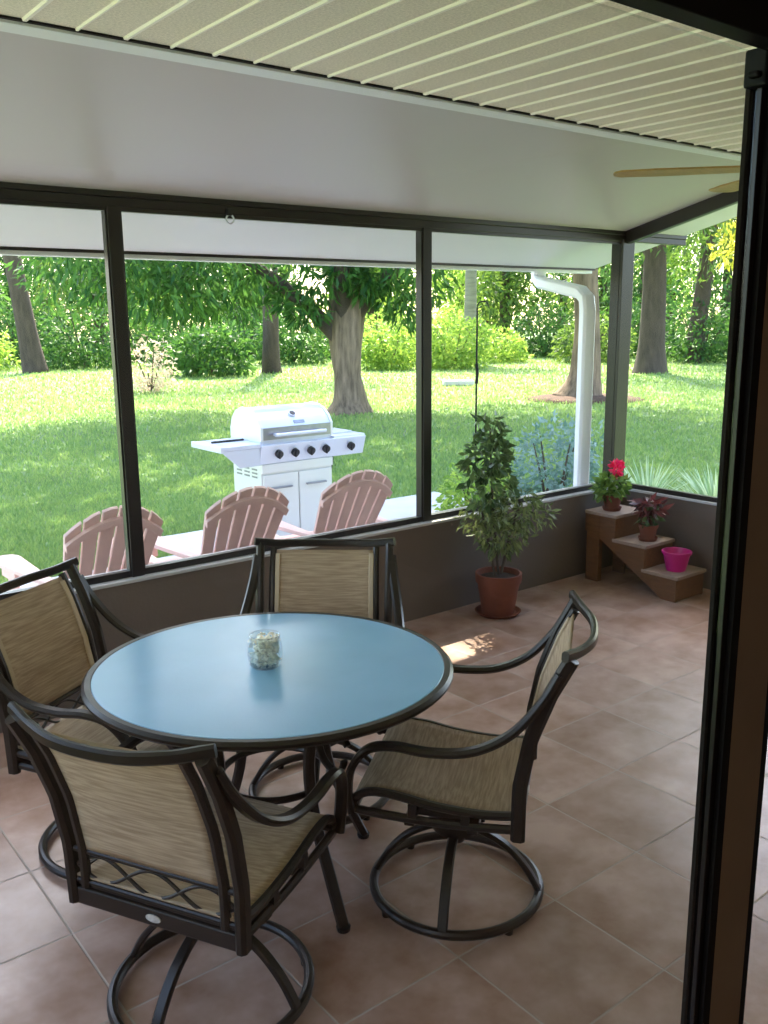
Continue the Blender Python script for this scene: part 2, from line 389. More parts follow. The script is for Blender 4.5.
# posts
k = 0
for x0, x1 in ((-0.88, -0.82), (-0.2, -0.14), (1.585, 1.645), (3.37, 3.43)):
    k += 1
    MB().box(x0, x1, YW + 0.002, YW + 0.072, SILL, 2.225).build('trim_post_%d' % k, M['bronze'], bevel=0.003, kind=S)
MB().box(XW - 0.03, XW + 0.095, YW - 0.01, YW + 0.085, SILL, 2.235).build('trim_post_corner', M['bronze'], bevel=0.004, kind=S)
MB().box(XW, XW + 0.05, 2.2, 2.25, SILL, 2.5).build('trim_post_side', M['bronze'], bevel=0.003, kind=S)
# window bays: bottom rail and thin side channels
def bay(n, x0, x1):
    m = MB(); y0, y1 = YW + 0.012, YW + 0.045
    m.box(x0, x1, y0, y1, SILL + 0.003, SILL + 0.034).box(x0, x1, y0, y1, 2.205, 2.224)
    m.box(x0, x0 + 0.008, y0, y1, SILL + 0.03, 2.21).box(x1 - 0.008, x1, y0, y1, SILL + 0.03, 2.21)
    m.build('window_%d' % n, M['bronze'], kind=S)
bay(1, -0.14, 1.585); bay(2, 1.645, 3.37); bay(3, 3.43, XW - 0.025)
m = MB(); m.box(XW + 0.008, XW + 0.042, 2.25, YW - 0.01, SILL + 0.003, SILL + 0.034)
m.build('window_4', M['bronze'], kind=S)
# ceilings
def slab(y0, y1, xa, xb):
    return MB().prism([(y0, roof(y0)), (y1, roof(y1)), (y1, roof(y1) + 0.08), (y0, roof(y0) + 0.08)], (xa, 0, 0), (0, 1, 0), (0, 0, 1), (xb - xa, 0, 0))
slab(2.79, YW + 0.02, -0.9, XW + 0.03).build('ceiling_pan', M['pan'], kind=S)
ev = slab(YW + 0.02, 4.70, -1.3, 5.80); e2 = slab(2.79, YW + 0.02, XW + 0.03, 5.80); ev.add(e2.v, e2.f)
ev.build('ceiling_eave', M['eave'], kind=S)
sf = MB(); sf.box(-0.9, 5.80, 0.58, 2.755, 2.562, 2.60)
x = 0.918 - 0.1456 * 23
i = 0
while x < 5.78:
    if x > -0.85:
        w_ = 0.0085 if i % 2 else 0.005
        sf.prism([(x - w_, 2.562), (x - w_ * 0.6, 2.555), (x + w_ * 0.6, 2.555), (x + w_, 2.562)], (0, 0.58, 0), (1, 0, 0), (0, 0, 1), (0, 2.172, 0), mi=1)
    x += 0.1456; i += 1
sf.build('ceiling', [M['soffit'], M['soffit_rib_lit']], kind=S)
MB().box(-0.9, 5.80, 2.752, 2.768, 2.556, 2.60).build('trim_soffit_gap_shade', M['bronze_dark'], kind=S)  # dark strip painted in for the shade inside the soffit joint
MB().prism([(2.766, 2.548), (2.766, 2.60), (2.80, 2.60), (2.835, roof(2.835) + 0.003), (2.835, roof(2.835) - 0.004), (2.80, 2.547)], (-0.9, 0, 0), (0, 1, 0), (0, 0, 1), (6.7, 0, 0)).build('trim_ceiling', M['white'], kind=S)
MB().prism([(0.2, 2.70), (2.75, 2.68), (4.76, roof(4.76) + 0.10), (4.76, roof(4.76) + 0.13), (2.75, 2.74), (0.2, 2.78)], (-1.35, 0, 0), (0, 1, 0), (0, 0, 1), (7.2, 0, 0)).build('roof', M['pan'], kind=S)
# house wall, door opening and the room behind the camera
h = MB()
h.box(-3.2, -0.75, 0.42, 0.58, 0, 2.6).box(2.0, 5.3, 0.42, 0.58, 0, 2.6).box(-0.75, 2.0, 0.42, 0.58, 2.072, 2.6)
h.box(XW, XW + 0.17, 0.58, 2.2, 0, 2.56)  # unseen solid side section, added to darken the floor on this side
h.build('wall_front', M['house'], kind=S)
h = MB(); h.box(-3.2, -3.0, -4.2, 0.42, 0, 2.6).box(4.0, 4.2, -4.2, 0.42, 0, 2.6).box(-3.2, 4.2, -4.4, -4.2, 0, 2.6)
h.build('wall_indoor', M['indoor'], kind=S)
MB().box(-3.2, 4.2, -4.4, 0.42, 2.6, 2.7).build('ceiling_indoor', M['indoor'], kind=S)
# sliding door
d = MB(); d.box(-0.75, 2.0, 0.555, 0.584, 2.03, 2.07).box(-0.75, -0.71, 0.565, 0.66, 0.02, 2.03).box(1.96, 2.0, 0.565, 0.66, 0.02, 2.03).box(-0.75, 2.0, 0.565, 0.66, 0, 0.02)
door = d.build('door_1', M['bronze_dark'], bevel=0.002, kind=S)
dx = 0.040
st = MB(); st.box(0.988 + dx, 1.072 + dx, 0.58, 0.605, 0.02, 2.03)
st.build('stile', M['stile'], door, bevel=0.002)
st = MB(); st.box(0.972 + dx, 0.989 + dx, 0.580, 0.606, 0.02, 2.03)
st.build('glazing_channel', M['channel'], door)
st = MB(); st.box(0.960 + dx, 0.973 + dx, 0.6005, 0.607, 0.02, 2.03)
st.build('outer_bead', M['channel'], door, bevel=0.001)
st = MB(); st.box(0.963 + dx, 0.973 + dx, 0.588, 0.5945, 0.02, 2.03)
st.build('inner_bead', M['bronze'], door, bevel=0.001)
MB().box(1.072 + dx, 1.092 + dx, 0.584, 0.606, 0.02, 2.03).build('door_seal', M['bronze_dark'], door)
MB().box(0.952 + dx, 1.01 + dx, 0.578, 0.606, 1.995, 2.035).box(0.944 + dx, 0.96 + dx, 0.583, 0.597, 2.003, 2.010).build('corner_bracket', M['bronze_dark'], door, bevel=0.003)
MB().box(-0.71, 0.965 + dx, 0.592, 0.597, 0.05, 2.03).build('pane', M['pane'], door)
lt = empty('ceiling_lamp', 'round glass ceiling lamp in the room behind the sliding door', 'lamp', (-1.3, -2.3, 2.6))
m = MB(); m.lathe([(0, 0), (0.16, 0), (0.16, -0.03), (0, -0.03)], 28); m.build('base', M['white'], lt, smooth=True)
m = MB(); m.lathe([(0, -0.12), (0.07, -0.115), (0.125, -0.085), (0.145, -0.03)], 28); m.build('lamp_shade', M['lamp'], lt, smooth='all')

# ------------------------------------------------------------------ table
TC = (1.329, 2.255)
tb = empty('patio_table', 'round dining table with blue-green frosted glass top and bronze metal rim', 'table', (TC[0], TC[1], 0))
def oval(mb):
    for i_, v_ in enumerate(mb.v):
        p_, q_ = v_[0] * 0.785 - v_[1] * 0.62, v_[0] * 0.62 + v_[1] * 0.785
        p_ *= 1.028; q_ *= 0.962
        mb.v[i_] = (p_ * 0.785 + q_ * 0.62, -p_ * 0.62 + q_ * 0.785, v_[2])
    return mb
m = MB(); m.lathe([(0, 0.704), (0.512, 0.704), (0.514, 0.712), (0.510, 0.716), (0, 0.716)], 96); oval(m).build('glass_top', M['table_glass'], tb, smooth=True)
N = 96
ringp = [(0.522 * math.cos(2 * math.pi * i / N), 0.522 * math.sin(2 * math.pi * i / N), 0.703) for i in range(N)]
m = MB(); m.sweep(ringp, rrect(0.026, 0.034, 0.35), closed=True); oval(m).build('rim', M['chair_metal'], tb, smooth=True)
N = 64
m = MB(); m.tube([(0.17 * math.cos(2 * math.pi * i / N), 0.17 * math.sin(2 * math.pi * i / N), 0.36) for i in range(N)], 0.011, 8, closed=True)
m.build('brace_ring', M['chair_metal'], tb, smooth=True)
m = MB()
for a in (0, math.pi / 2):
    c_, s_ = math.cos(a), math.sin(a)
    m.sweep([(-0.5 * c_, -0.5 * s_, 0.69), (0.5 * c_, 0.5 * s_, 0.69)], rrect(0.022, 0.022))
m.build('top_support', M['chair_metal'], tb)
for q in range(4):
    a = -math.pi / 2 + q * math.pi / 2 + 0.02; c_, s_ = math.cos(a), math.sin(a)
    prof = cr([(0.40, 0.69), (0.30, 0.655), (0.215, 0.56), (0.19, 0.44), (0.215, 0.30), (0.285, 0.14), (0.345, 0.012)], 5)
    pp = [(p[0] * c_, p[0] * s_, p[1]) for p in [(v.x, v.y) for v in [Vector((z[0], z[1], 0)) for z in prof]]]
    m = MB(); m.sweep(pp, rrect(0.034, 0.026), ref=(-s_, c_, 0))
    lg = m.build('leg', M['chair_metal'], tb, smooth=True)
    sc = []
    for i in range(26):
        t = i / 25; ang = math.pi * (0.2 + 1.75 * t); rr = 0.085 - 0.035 * t
        sc.append(((0.315 + rr * math.cos(ang)) * c_, (0.315 + rr * math.cos(ang)) * s_, 0.60 - 0.05 + rr * math.sin(ang) * 0.9))
    m = MB(); m.sweep(sc, rrect(0.022, 0.012), ref=(-s_, c_, 0)); m.build('scroll', M['chair_metal'], lg, smooth=True)
    m = MB(); m.lathe([(0, 0), (0.02, 0), (0.022, 0.012), (0, 0.014)], 12, (0.345 * c_, 0.345 * s_, 0)); m.build('foot_cap', M['black'], lg)

# ------------------------------------------------------------------ swivel chairs
def post_y(z):
    zs = [0.34, 0.50, 0.65, 0.78, 0.90]; ys = [-0.206, -0.208, -0.236, -0.284, -0.345]
    return float(np.interp(z, zs, ys))
GRP = 'sling swivel chairs around the glass table'
def make_chair(label, loc, rz):
    R_ = empty('swivel_chair', label, 'chair', loc, rz, GRP); cm = M['chair_metal']
    # base
    n = 56; m = MB(); m.tube([(0.257 * math.cos(2 * math.pi * i / n), 0.257 * math.sin(2 * math.pi * i / n), 0.022) for i in range(n)], 0.0145, 10, closed=True)
    for a in range(4):
        t = math.pi / 4 + a * math.pi / 2; m.lathe([(0, 0.0), (0.013, 0.0), (0.014, 0.016), (0, 0.018)], 10, (0.257 * math.cos(t), 0.257 * math.sin(t), 0))
    m.build('base_ring', cm, R_, smooth=True)
    for a in range(4):
        t = a * math.pi / 2; c_, s_ = math.cos(t), math.sin(t)
        p = cr([(0.03, 0.215), (0.085, 0.205), (0.155, 0.165), (0.215, 0.10), (0.255, 0.03)], 5)
        m = MB(); m.sweep([(v[0] * c_, v[0] * s_, v[1]) for v in p], rrect(0.03, 0.018), ref=(-s_, c_, 0)); m.build('spoke', cm, R_, smooth=True)
    m = MB(); m.lathe([(0, 0.165), (0.026, 0.168), (0.036, 0.20), (0.076, 0.215), (0.085, 0.24), (0.082, 0.275), (0.04, 0.29), (0.04, 0.33), (0, 0.33)], 28)
    m.build('swivel_hub', cm, R_, smooth=True)
    m = MB(); m.box(-0.11, 0.11, -0.10, 0.13, 0.325, 0.343).box(-0.236, 0.236, 0.085, 0.115, 0.338, 0.362).box(-0.236, 0.236, -0.095, -0.065, 0.333, 0.357)
    m.box(-0.11, -0.095, -0.1, 0.13, 0.30, 0.345).box(0.095, 0.11, -0.1, 0.13, 0.30, 0.345)
    m.build('rocker_plate', cm, R_, bevel=0.003)
    # seat
    up = cr([(-0.212, 0.408), (-0.1, 0.400), (0.03, 0.410), (0.14, 0.430), (0.215, 0.432), (0.258, 0.408), (0.262, 0.372)], 6)
    m = MB()
    for s in (-1, 1):
        m.sweep([(s * 0.236, v[0], v[1]) for v in up], rrect(0.024, 0.024, 0.3), ref=(1, 0, 0))
        m.sweep(cr([(s * 0.236, -0.212, 0.365), (s * 0.236, 0.0, 0.358), (s * 0.236, 0.2, 0.368), (s * 0.236, 0.262, 0.376)], 4), rrect(0.022, 0.024, 0.3), ref=(1, 0, 0))
        for y in (-0.06, 0.09): m.box(s * 0.236 - 0.009, s * 0.236 + 0.009, y - 0.012, y + 0.012, 0.355, 0.41)
    m.sweep([(-0.24, 0.258, 0.385), (0.24, 0.258, 0.385)], rrect(0.022, 0.022, 0.3))
    m.sweep([(-0.24, -0.2, 0.392), (0.24, -0.2, 0.392)], rrect(0.02, 0.02, 0.3))
    m.build('seat_frame', cm, R_, smooth=True)
    def seat(u, v):
        i = v * (len(up) - 5); a = int(i); f_ = i - a; p = up[a].lerp(up[min(a + 1, len(up) - 1)], f_)
        xx = (u - 0.5) * 0.462
        return (xx, p[0], p[1] + 0.007 - 0.022 * (1 - (2 * u - 1) ** 2) * math.sin(math.pi * min(1, v * 1.05)))
    m = MB(); m.grid(seat, 14, 30); m.build('seat_sling', M['sling'], R_, smooth='all', solid=0.006)
    # back
    for s in (-1, 1):
        zz = [0.34 + 0.54 * i / 16 for i in range(17)]
        m = MB(); m.sweep([(s * (0.243 + 0.012 * (z - 0.34) / 0.56), post_y(z), z) for z in zz], rrect(0.030, 0.040, 0.3), ref=(1, 0, 0))
        m.build('back_post', cm, R_, smooth=True)
        p = cr([(s * 0.262, -0.305, 0.84), (s * 0.272, -0.262, 0.762), (s * 0.288, -0.185, 0.672), (s * 0.298, -0.085, 0.618), (s * 0.30, 0.03, 0.604), (s * 0.296, 0.13, 0.610), (s * 0.285, 0.205, 0.588), (s * 0.268, 0.255, 0.52), (s * 0.255, 0.272, 0.44), (s * 0.25, 0.264, 0.375)], 6)
        m = MB(); m.sweep(p, rrect(0.036, 0.022, 0.35), ref=lambda i: (1, 0, 0)); m.build('armrest', cm, R_, smooth=True)
    p = cr([(-0.274, -0.318, 0.893), (-0.245, -0.330, 0.888), (-0.19, -0.352, 0.878), (-0.10, -0.382, 0.872), (0, -0.390, 0.870), (0.10, -0.382, 0.872), (0.19, -0.352, 0.878), (0.245, -0.330, 0.888), (0.274, -0.318, 0.893)], 5)
    m = MB(); m.sweep(p, rrect(0.030, 0.020, 0.3), ref=(0, 0, 1)); m.build('top_rail', cm, R_, smooth=True)
    for s in (-1, 1):
        zz = [0.39 + 0.475 * i / 12 for i in range(13)]
        m = MB(); m.sweep([(s * 0.202, post_y(z) - 0.004, z) for z in zz], rrect(0.024, 0.026, 0.3), ref=(1, 0, 0)); m.build('sling_rail', cm, R_, smooth=True)
        m = MB(); m.sweep([(s * 0.183, post_y(z) + 0.003 - 0.004 * math.sin(math.pi * (z - 0.49) / 0.37), z) for z in [0.50 + 0.345 * i / 12 for i in range(13)]], rrect(0.020, 0.011, 0.3), ref=(1, 0, 0)); m.build('sling_hem', M['hem'], R_, smooth=True)
    def bk(u, v):
        z = 0.495 + 0.362 * v; xx = (u - 0.5) * 0.386
        return (xx, post_y(z) - 0.004 - 0.012 * (1 - (2 * u - 1) ** 2) * math.sin(math.pi * v), z)
    m = MB(); m.grid(bk, 14, 18); m.build('back_sling', M['sling'], R_, smooth='all', solid=0.006)
    for z, w_ in ((0.487, 0.016), (0.402, 0.012)):
        m = MB(); m.sweep([(-0.243, post_y(z), z), (0.243, post_y(z), z)], rrect(w_, 0.018, 0.3)); m.build('cross_rail', cm, R_, smooth=True)
    m = MB()
    for ph in (1, -1):
        pts = [(x_, post_y(0.445), 0.444 + ph * 0.034 * math.sin((x_ + 0.228) / 0.456 * 3 * math.pi)) for x_ in [(-0.228 + 0.456 * i / 40) for i in range(41)]]
        m.sweep(pts, rrect(0.009, 0.008), ref=(0, 1, 0))
    m.build('scroll_band', cm, R_, smooth=True)
    m = MB(); m.box(-0.236, 0.236, -0.216, -0.198, 0.336, 0.384); m.build('bottom_rail', cm, R_, bevel=0.005)
    m = MB(); m.prism([(0.022 * math.cos(t_ * math.pi / 8), 0.010 * math.sin(t_ * math.pi / 8)) for t_ in range(16)], (0.0, -0.2155, 0.36), (1, 0, 0), (0, 0, 1), (0, -0.003, 0))
    m.build('badge', M['badge'], R_, label='small silver oval badge')
    return R_
def face(fx, fy): return math.atan2(-fx, fy)
ch = make_chair('bronze swivel chair with tan sling seen from behind, nearest the camera', (0.925, 1.935, 0), face(0.88, 0.47))
copy_tree(ch, (1.728, 1.852, 0), face(-0.62, 0.78), 'bronze swivel chair with tan sling seen in side profile, its whole base ring in view')
copy_tree(ch, (1.02, 2.77, 0), face(0.53, -0.85), 'bronze swivel chair with tan sling cut off by the left edge of the photo')
copy_tree(ch, (1.73, 2.60, 0), face(-0.65, -0.76), 'bronze swivel chair facing the camera between the table and the low wall')

# jar of shells
jx, jy = 1.315, 2.262
jr = MB(); jr.lathe([(0, 0.0), (0.042, 0.0), (0.05, 0.010), (0.0535, 0.035), (0.052, 0.065), (0.046, 0.09), (0.0465, 0.098), (0.0445, 0.1), (0.0435, 0.09), (0.049, 0.065), (0.0505, 0.035), (0.047, 0.013), (0.04, 0.006), (0, 0.006)], 40)
j = jr.build('glass_jar', M['jar'], smooth='all'); j.location = (jx, jy, 0.7165); tag(j, 'small clear glass jar filled with seashells at the table centre', 'jar')
rng = random.Random(4); m = MB()
for i in range(170):
    z = 0.012 + 0.08 * rng.random(); r = 0.044 * math.sqrt(rng.random()); a = rng.random() * 6.283
    q = Matrix.Translation((r * math.cos(a), r * math.sin(a), z)) @ Matrix.Rotation(rng.random() * 6, 4, Vector((rng.random() - .5, rng.random() - .5, rng.random() - .5)).normalized())
    s_ = rng.uniform(0.006, 0.011); seg = 7
    vs = [q @ Vector((0, 0, s_ * 0.7))] + [q @ Vector((s_ * math.cos(6.283 * k_ / seg) * (1.2 if k_ % 2 else 0.95), s_ * math.sin(6.283 * k_ / seg), 0)) for k_ in range(seg)] + [q @ Vector((0, 0, -s_ * 0.2))]
    m.add(vs, [(0, k_ + 1, (k_ + 1) % seg + 1) for k_ in range(seg)] + [(seg + 1, (k_ + 1) % seg + 1, k_ + 1) for k_ in range(seg)])
o = m.build('seashells', M['shell']); o.location = (jx, jy, 0.7165); o['kind'] = 'stuff'; tag(o, 'beige and brown seashells heaped inside the glass jar', 'seashells')

# ------------------------------------------------------------------ ceiling fan
FH = Vector((3.59, 1.905, 0))
fan = empty('ceiling_fan', 'ceiling fan with light wooden blades hanging from the ribbed ceiling', 'ceiling fan', (FH.x, FH.y, 2.56))
m = MB(); m.lathe([(0, 0), (0.07, 0), (0.065, -0.03), (0.02, -0.05), (0.014, -0.05), (0.014, -0.17), (0, -0.17)], 24); m.build('downrod', M['bronze'], fan, smooth=True)
m = MB(); m.lathe([(0, -0.16), (0.05, -0.165), (0.11, -0.19), (0.12, -0.23), (0.10, -0.28), (0.05, -0.305), (0, -0.31)], 28); m.build('motor_housing', M['bronze'], fan, smooth=True)
for q in range(5):
    a = math.radians(130 - 72 * q)
    R_ = Matrix.Rotation(a, 4, 'Z') @ Matrix.Rotation(math.radians(2.5), 4, 'X')
    out = [(0.16, -0.045), (0.2, -0.055), (0.55, -0.068), (0.69, -0.058), (0.715, -0.03), (0.72, 0.0), (0.715, 0.03), (0.69, 0.058), (0.55, 0.068), (0.2, 0.055), (0.16, 0.045)]
    m = MB(); m.prism(out, R_ @ Vector((0, 0, -0.26)) if False else Vector((0, 0, -0.26)), R_.to_3x3() @ Vector((1, 0, 0)), R_.to_3x3() @ Vector((0, 1, 0)), R_.to_3x3() @ Vector((0, 0, 0.007)))
    bl = m.build('blade', M['fan_wood'], fan)
    m = MB(); m.box(0.09, 0.21, -0.018, 0.018, -0.004, 0.002, m=Matrix.Translation((0, 0, -0.26)) @ R_); m.build('blade_iron', M['bronze'], bl)

# ------------------------------------------------------------------ corner plant stand with pots
X0, X1 = 4.72, 5.02
sd = empty('step_stand', 'stained wooden three-step plant stand in the porch corner', 'plant stand', (X0, 3.10, 0))
steps = [(3.57, 3.82, 0.475), (3.335, 3.59, 0.318), (3.095, 3.355, 0.165)]
for y0, y1, z in steps:
    m = MB(); m.box(-0.008, X1 - X0 + 0.008, y0 - 3.10 - 0.008, y1 - 3.10, z - 0.022, z); m.build('tread', M['wood_top'], sd, bevel=0.003)
    m = MB(); m.box(0.012, X1 - X0 - 0.012, y0 - 3.10 + 0.002, y0 - 3.10 + 0.02, max(0.004, z - 0.156), z - 0.022); m.build('riser', M['wood'], sd)
so = [(0.0, 0.0), (0.10, 0.0), (0.66, 0.335), (0.72, 0.335), (0.72, 0.453), (0.475, 0.453), (0.475, 0.296), (0.24, 0.296), (0.24, 0.143), (0.0, 0.143)]
for xx in (0.0, X1 - X0 - 0.02):
    m = MB(); m.prism(so, (xx, 0, 0), (0, 1, 0), (0, 0, 1), (0.02, 0, 0)); m.build('stringer', M['wood'], sd, bevel=0.002)
    m = MB(); m.box(xx - (0.004 if xx == 0 else -0.004), xx + 0.04 - (0.02 if xx else 0), 0.60, 0.70, 0, 0.453); m.build('leg', M['wood'], sd, bevel=0.002)

def pot(parent, r, h, mt, c=(0, 0, 0), saucer=True):
    z0 = 0.0
    if saucer:
        m = MB(); m.lathe([(0, 0), (r * 0.86, 0), (r * 1.02, 0.022), (r * 0.96, 0.022), (r * 0.82, 0.008), (0, 0.008)], 36, c); m.build('saucer', mt, parent, smooth=True); z0 = 0.008
    rb = r * 0.70
    m = MB(); m.lathe([(0, z0), (rb, z0), (r * 0.93, h * 0.78), (r, h * 0.79), (r * 1.02, h), (r * 0.92, h), (r * 0.86, h * 0.8), (rb * 0.85, z0 + 0.02), (0, z0 + 0.02)], 40, c)
    return m.build('pot', mt, parent, smooth=True)
def soil(parent, r, z):
    m = MB(); m.lathe([(0, z - 0.02), (r, z - 0.02), (r, z), (r * 0.5, z + 0.006), (0, z + 0.008)], 24); m.build('soil', M['soil'], parent, smooth=True)

pl = empty('flowering_pot_plant', 'terracotta pot of green leaves with one red bloom on the highest step', 'potted plant', (4.84, 3.70, 0.475))
pot(pl, 0.064, 0.105, M['terracotta']); soil(pl, 0.054, 0.092)
leaves('foliage', [((0, 0, 0.17), (0.085, 0.085, 0.075), 120), ((-0.04, 0.02, 0.14), (0.07, 0.07, 0.05), 60)], M['leaf_mid'], pl, L=(0.04, 0.085), aspect=0.5, droop=0.1, seed=21)
m = MB(); m.tube(cr([(0.01, 0, 0.09), (0.02, 0, 0.18), (0.028, -0.005, 0.25)], 4), 0.004, 6); m.build('stem', M['leaf_mid'], pl)
leaves('flower', [((0.03, -0.005, 0.275), (0.03, 0.03, 0.04), 70)], M['petal_red'], pl, L=(0.03, 0.05), aspect=0.7, droop=-0.3, seed=22)

pl = empty('bromeliad', 'terracotta pot holding a bronze-leaved plant on the middle step', 'potted plant', (4.86, 3.42, 0.318))
pot(pl, 0.062, 0.105, M['terracotta']); soil(pl, 0.052, 0.092)
m = MB(); m.tube(cr([(0, 0, 0.09), (-0.01, 0.0, 0.15), (0.005, 0.01, 0.21)], 4), 0.006, 6); m.build('stem', M['bark_dark'], pl)
leaves('foliage', [((0, 0, 0.22), (0.075, 0.075, 0.055), 100)], M['leaf_red'], pl, L=(0.05, 0.10), aspect=0.34, droop=0.45, seed=31, shell=0.3)
leaves('lower_foliage', [((0.0, 0, 0.16), (0.06, 0.06, 0.06), 60)], M['leaf_pot'], pl, L=(0.04, 0.08), aspect=0.4, droop=0.4, seed=32)

pk = MB(); r = 0.088; hh = 0.125
pk.lathe([(0, 0), (r * 0.68, 0), (r * 0.94, hh * 0.86), (r * 1.04, hh * 0.87), (r * 1.05, hh), (r * 0.95, hh), (r * 0.9, hh * 0.86), (r * 0.63, 0.01), (0, 0.01)], 44)
o = pk.build('plastic_pot', M['pink'], smooth=True); o.location = (4.86, 3.20, 0.165); tag(o, 'empty hot pink plastic flower pot on the lowest step', 'flower pot')

# tall potted ficus
pl = empty('potted_ficus', 'tall leafy plant in a large terracotta pot on the floor against the wall', 'potted plant', (3.74, 3.66, 0))
pot(pl, 0.136, 0.255, M['terracotta']); soil(pl, 0.115, 0.225)
for pts in ([(0.0, 0, 0.24), (-0.02, 0.02, 0.5), (-0.04, 0.03, 0.8), (-0.06, 0.03, 1.12)], [(0.02, 0, 0.24), (0.06, -0.02, 0.45), (0.12, -0.05, 0.68)], [(-0.02, 0.01, 0.24), (-0.06, 0.03, 0.45), (-0.10, 0.05, 0.64)]):
    m = MB(); m.tube(cr(pts, 4), [0.009 - 0.004 * i / 12 for i in range(13)][:len(cr(pts, 4))], 7); m.build('stem', M['bark_dark'], pl)
leaves('upper_foliage', [((-0.06, 0.03, 1.10), (0.08, 0.08, 0.11), 80), ((-0.07, 0.03, 0.95), (0.14, 0.12, 0.13), 210), ((-0.05, 0.03, 0.78), (0.15, 0.13, 0.13), 190)], M['leaf_pot'], pl, L=(0.05, 0.09), aspect=0.42, droop=0.5, seed=41, shell=0.3)
leaves('lower_foliage', [((0.06, -0.04, 0.64), (0.19, 0.19, 0.12), 300), ((-0.10, 0.05, 0.60), (0.13, 0.13, 0.10), 160), ((0.16, -0.14, 0.62), (0.12, 0.12, 0.09), 110), ((0.02, -0.02, 0.50), (0.17, 0.15, 0.09), 260), ((0.0, 0.0, 0.42), (0.12, 0.11, 0.06), 90)], M['leaf_fine'], pl, L=(0.035, 0.075), aspect=0.3, droop=0.6, seed=42, shell=0.3)

# hook on the beam
hk = empty('hanging_hook', 'small metal hook ring fixed under the long dark beam', 'hook', (2.17, YW - 0.004, 2.235))
m = MB(); m.box(-0.012, 0.012, -0.008, 0.008, -0.02, 0.012); m.build('bracket', M['black'], hk, bevel=0.002)
m = MB(); m.tube([(0.02 * math.cos(t * 0.4) + 0.004, 0, -0.035 + 0.02 * math.sin(t * 0.4)) for t in range(16)], 0.004, 6, closed=True, ref=(0, 1, 0)); m.build('ring', M['steel'], hk, smooth=True)

# ------------------------------------------------------------------ gutter and downspout
gt = empty('gutter', 'white eave gutter with bent downspout in front of the trees', 'gutter', (0, 4.72, roof(4.72)))
m = MB(); m.prism([(0, 0.095), (0, -0.030), (0.07, -0.030), (0.095, 0.03), (0.10, 0.095), (0.09, 0.095), (0.085, 0.035), (0.065, -0.018), (0.01, -0.018), (0.01, 0.095)], (-1.3, 0, 0), (0, 1, 0), (0, 0, 1), (7.1, 0, 0)); m.build('trough', M['white'], gt, bevel=0.003)
dz = -roof(4.72); xs = 5.12
p = [(5.235, 0.045, -0.02), (5.235, 0.045, -0.075), (5.22, 0.0, -0.105), (5.075, -0.50, -0.19), (5.045, -0.575, -0.235), (5.040, -0.59, -0.31), (5.040, -0.59, dz - 0.10)]
m = MB(); m.sweep(p, rrect(0.10, 0.085, 0.2), ref=lambda i: (1, -0.3, 0)); m.build('downspout', M['white'], gt, bevel=0.004)

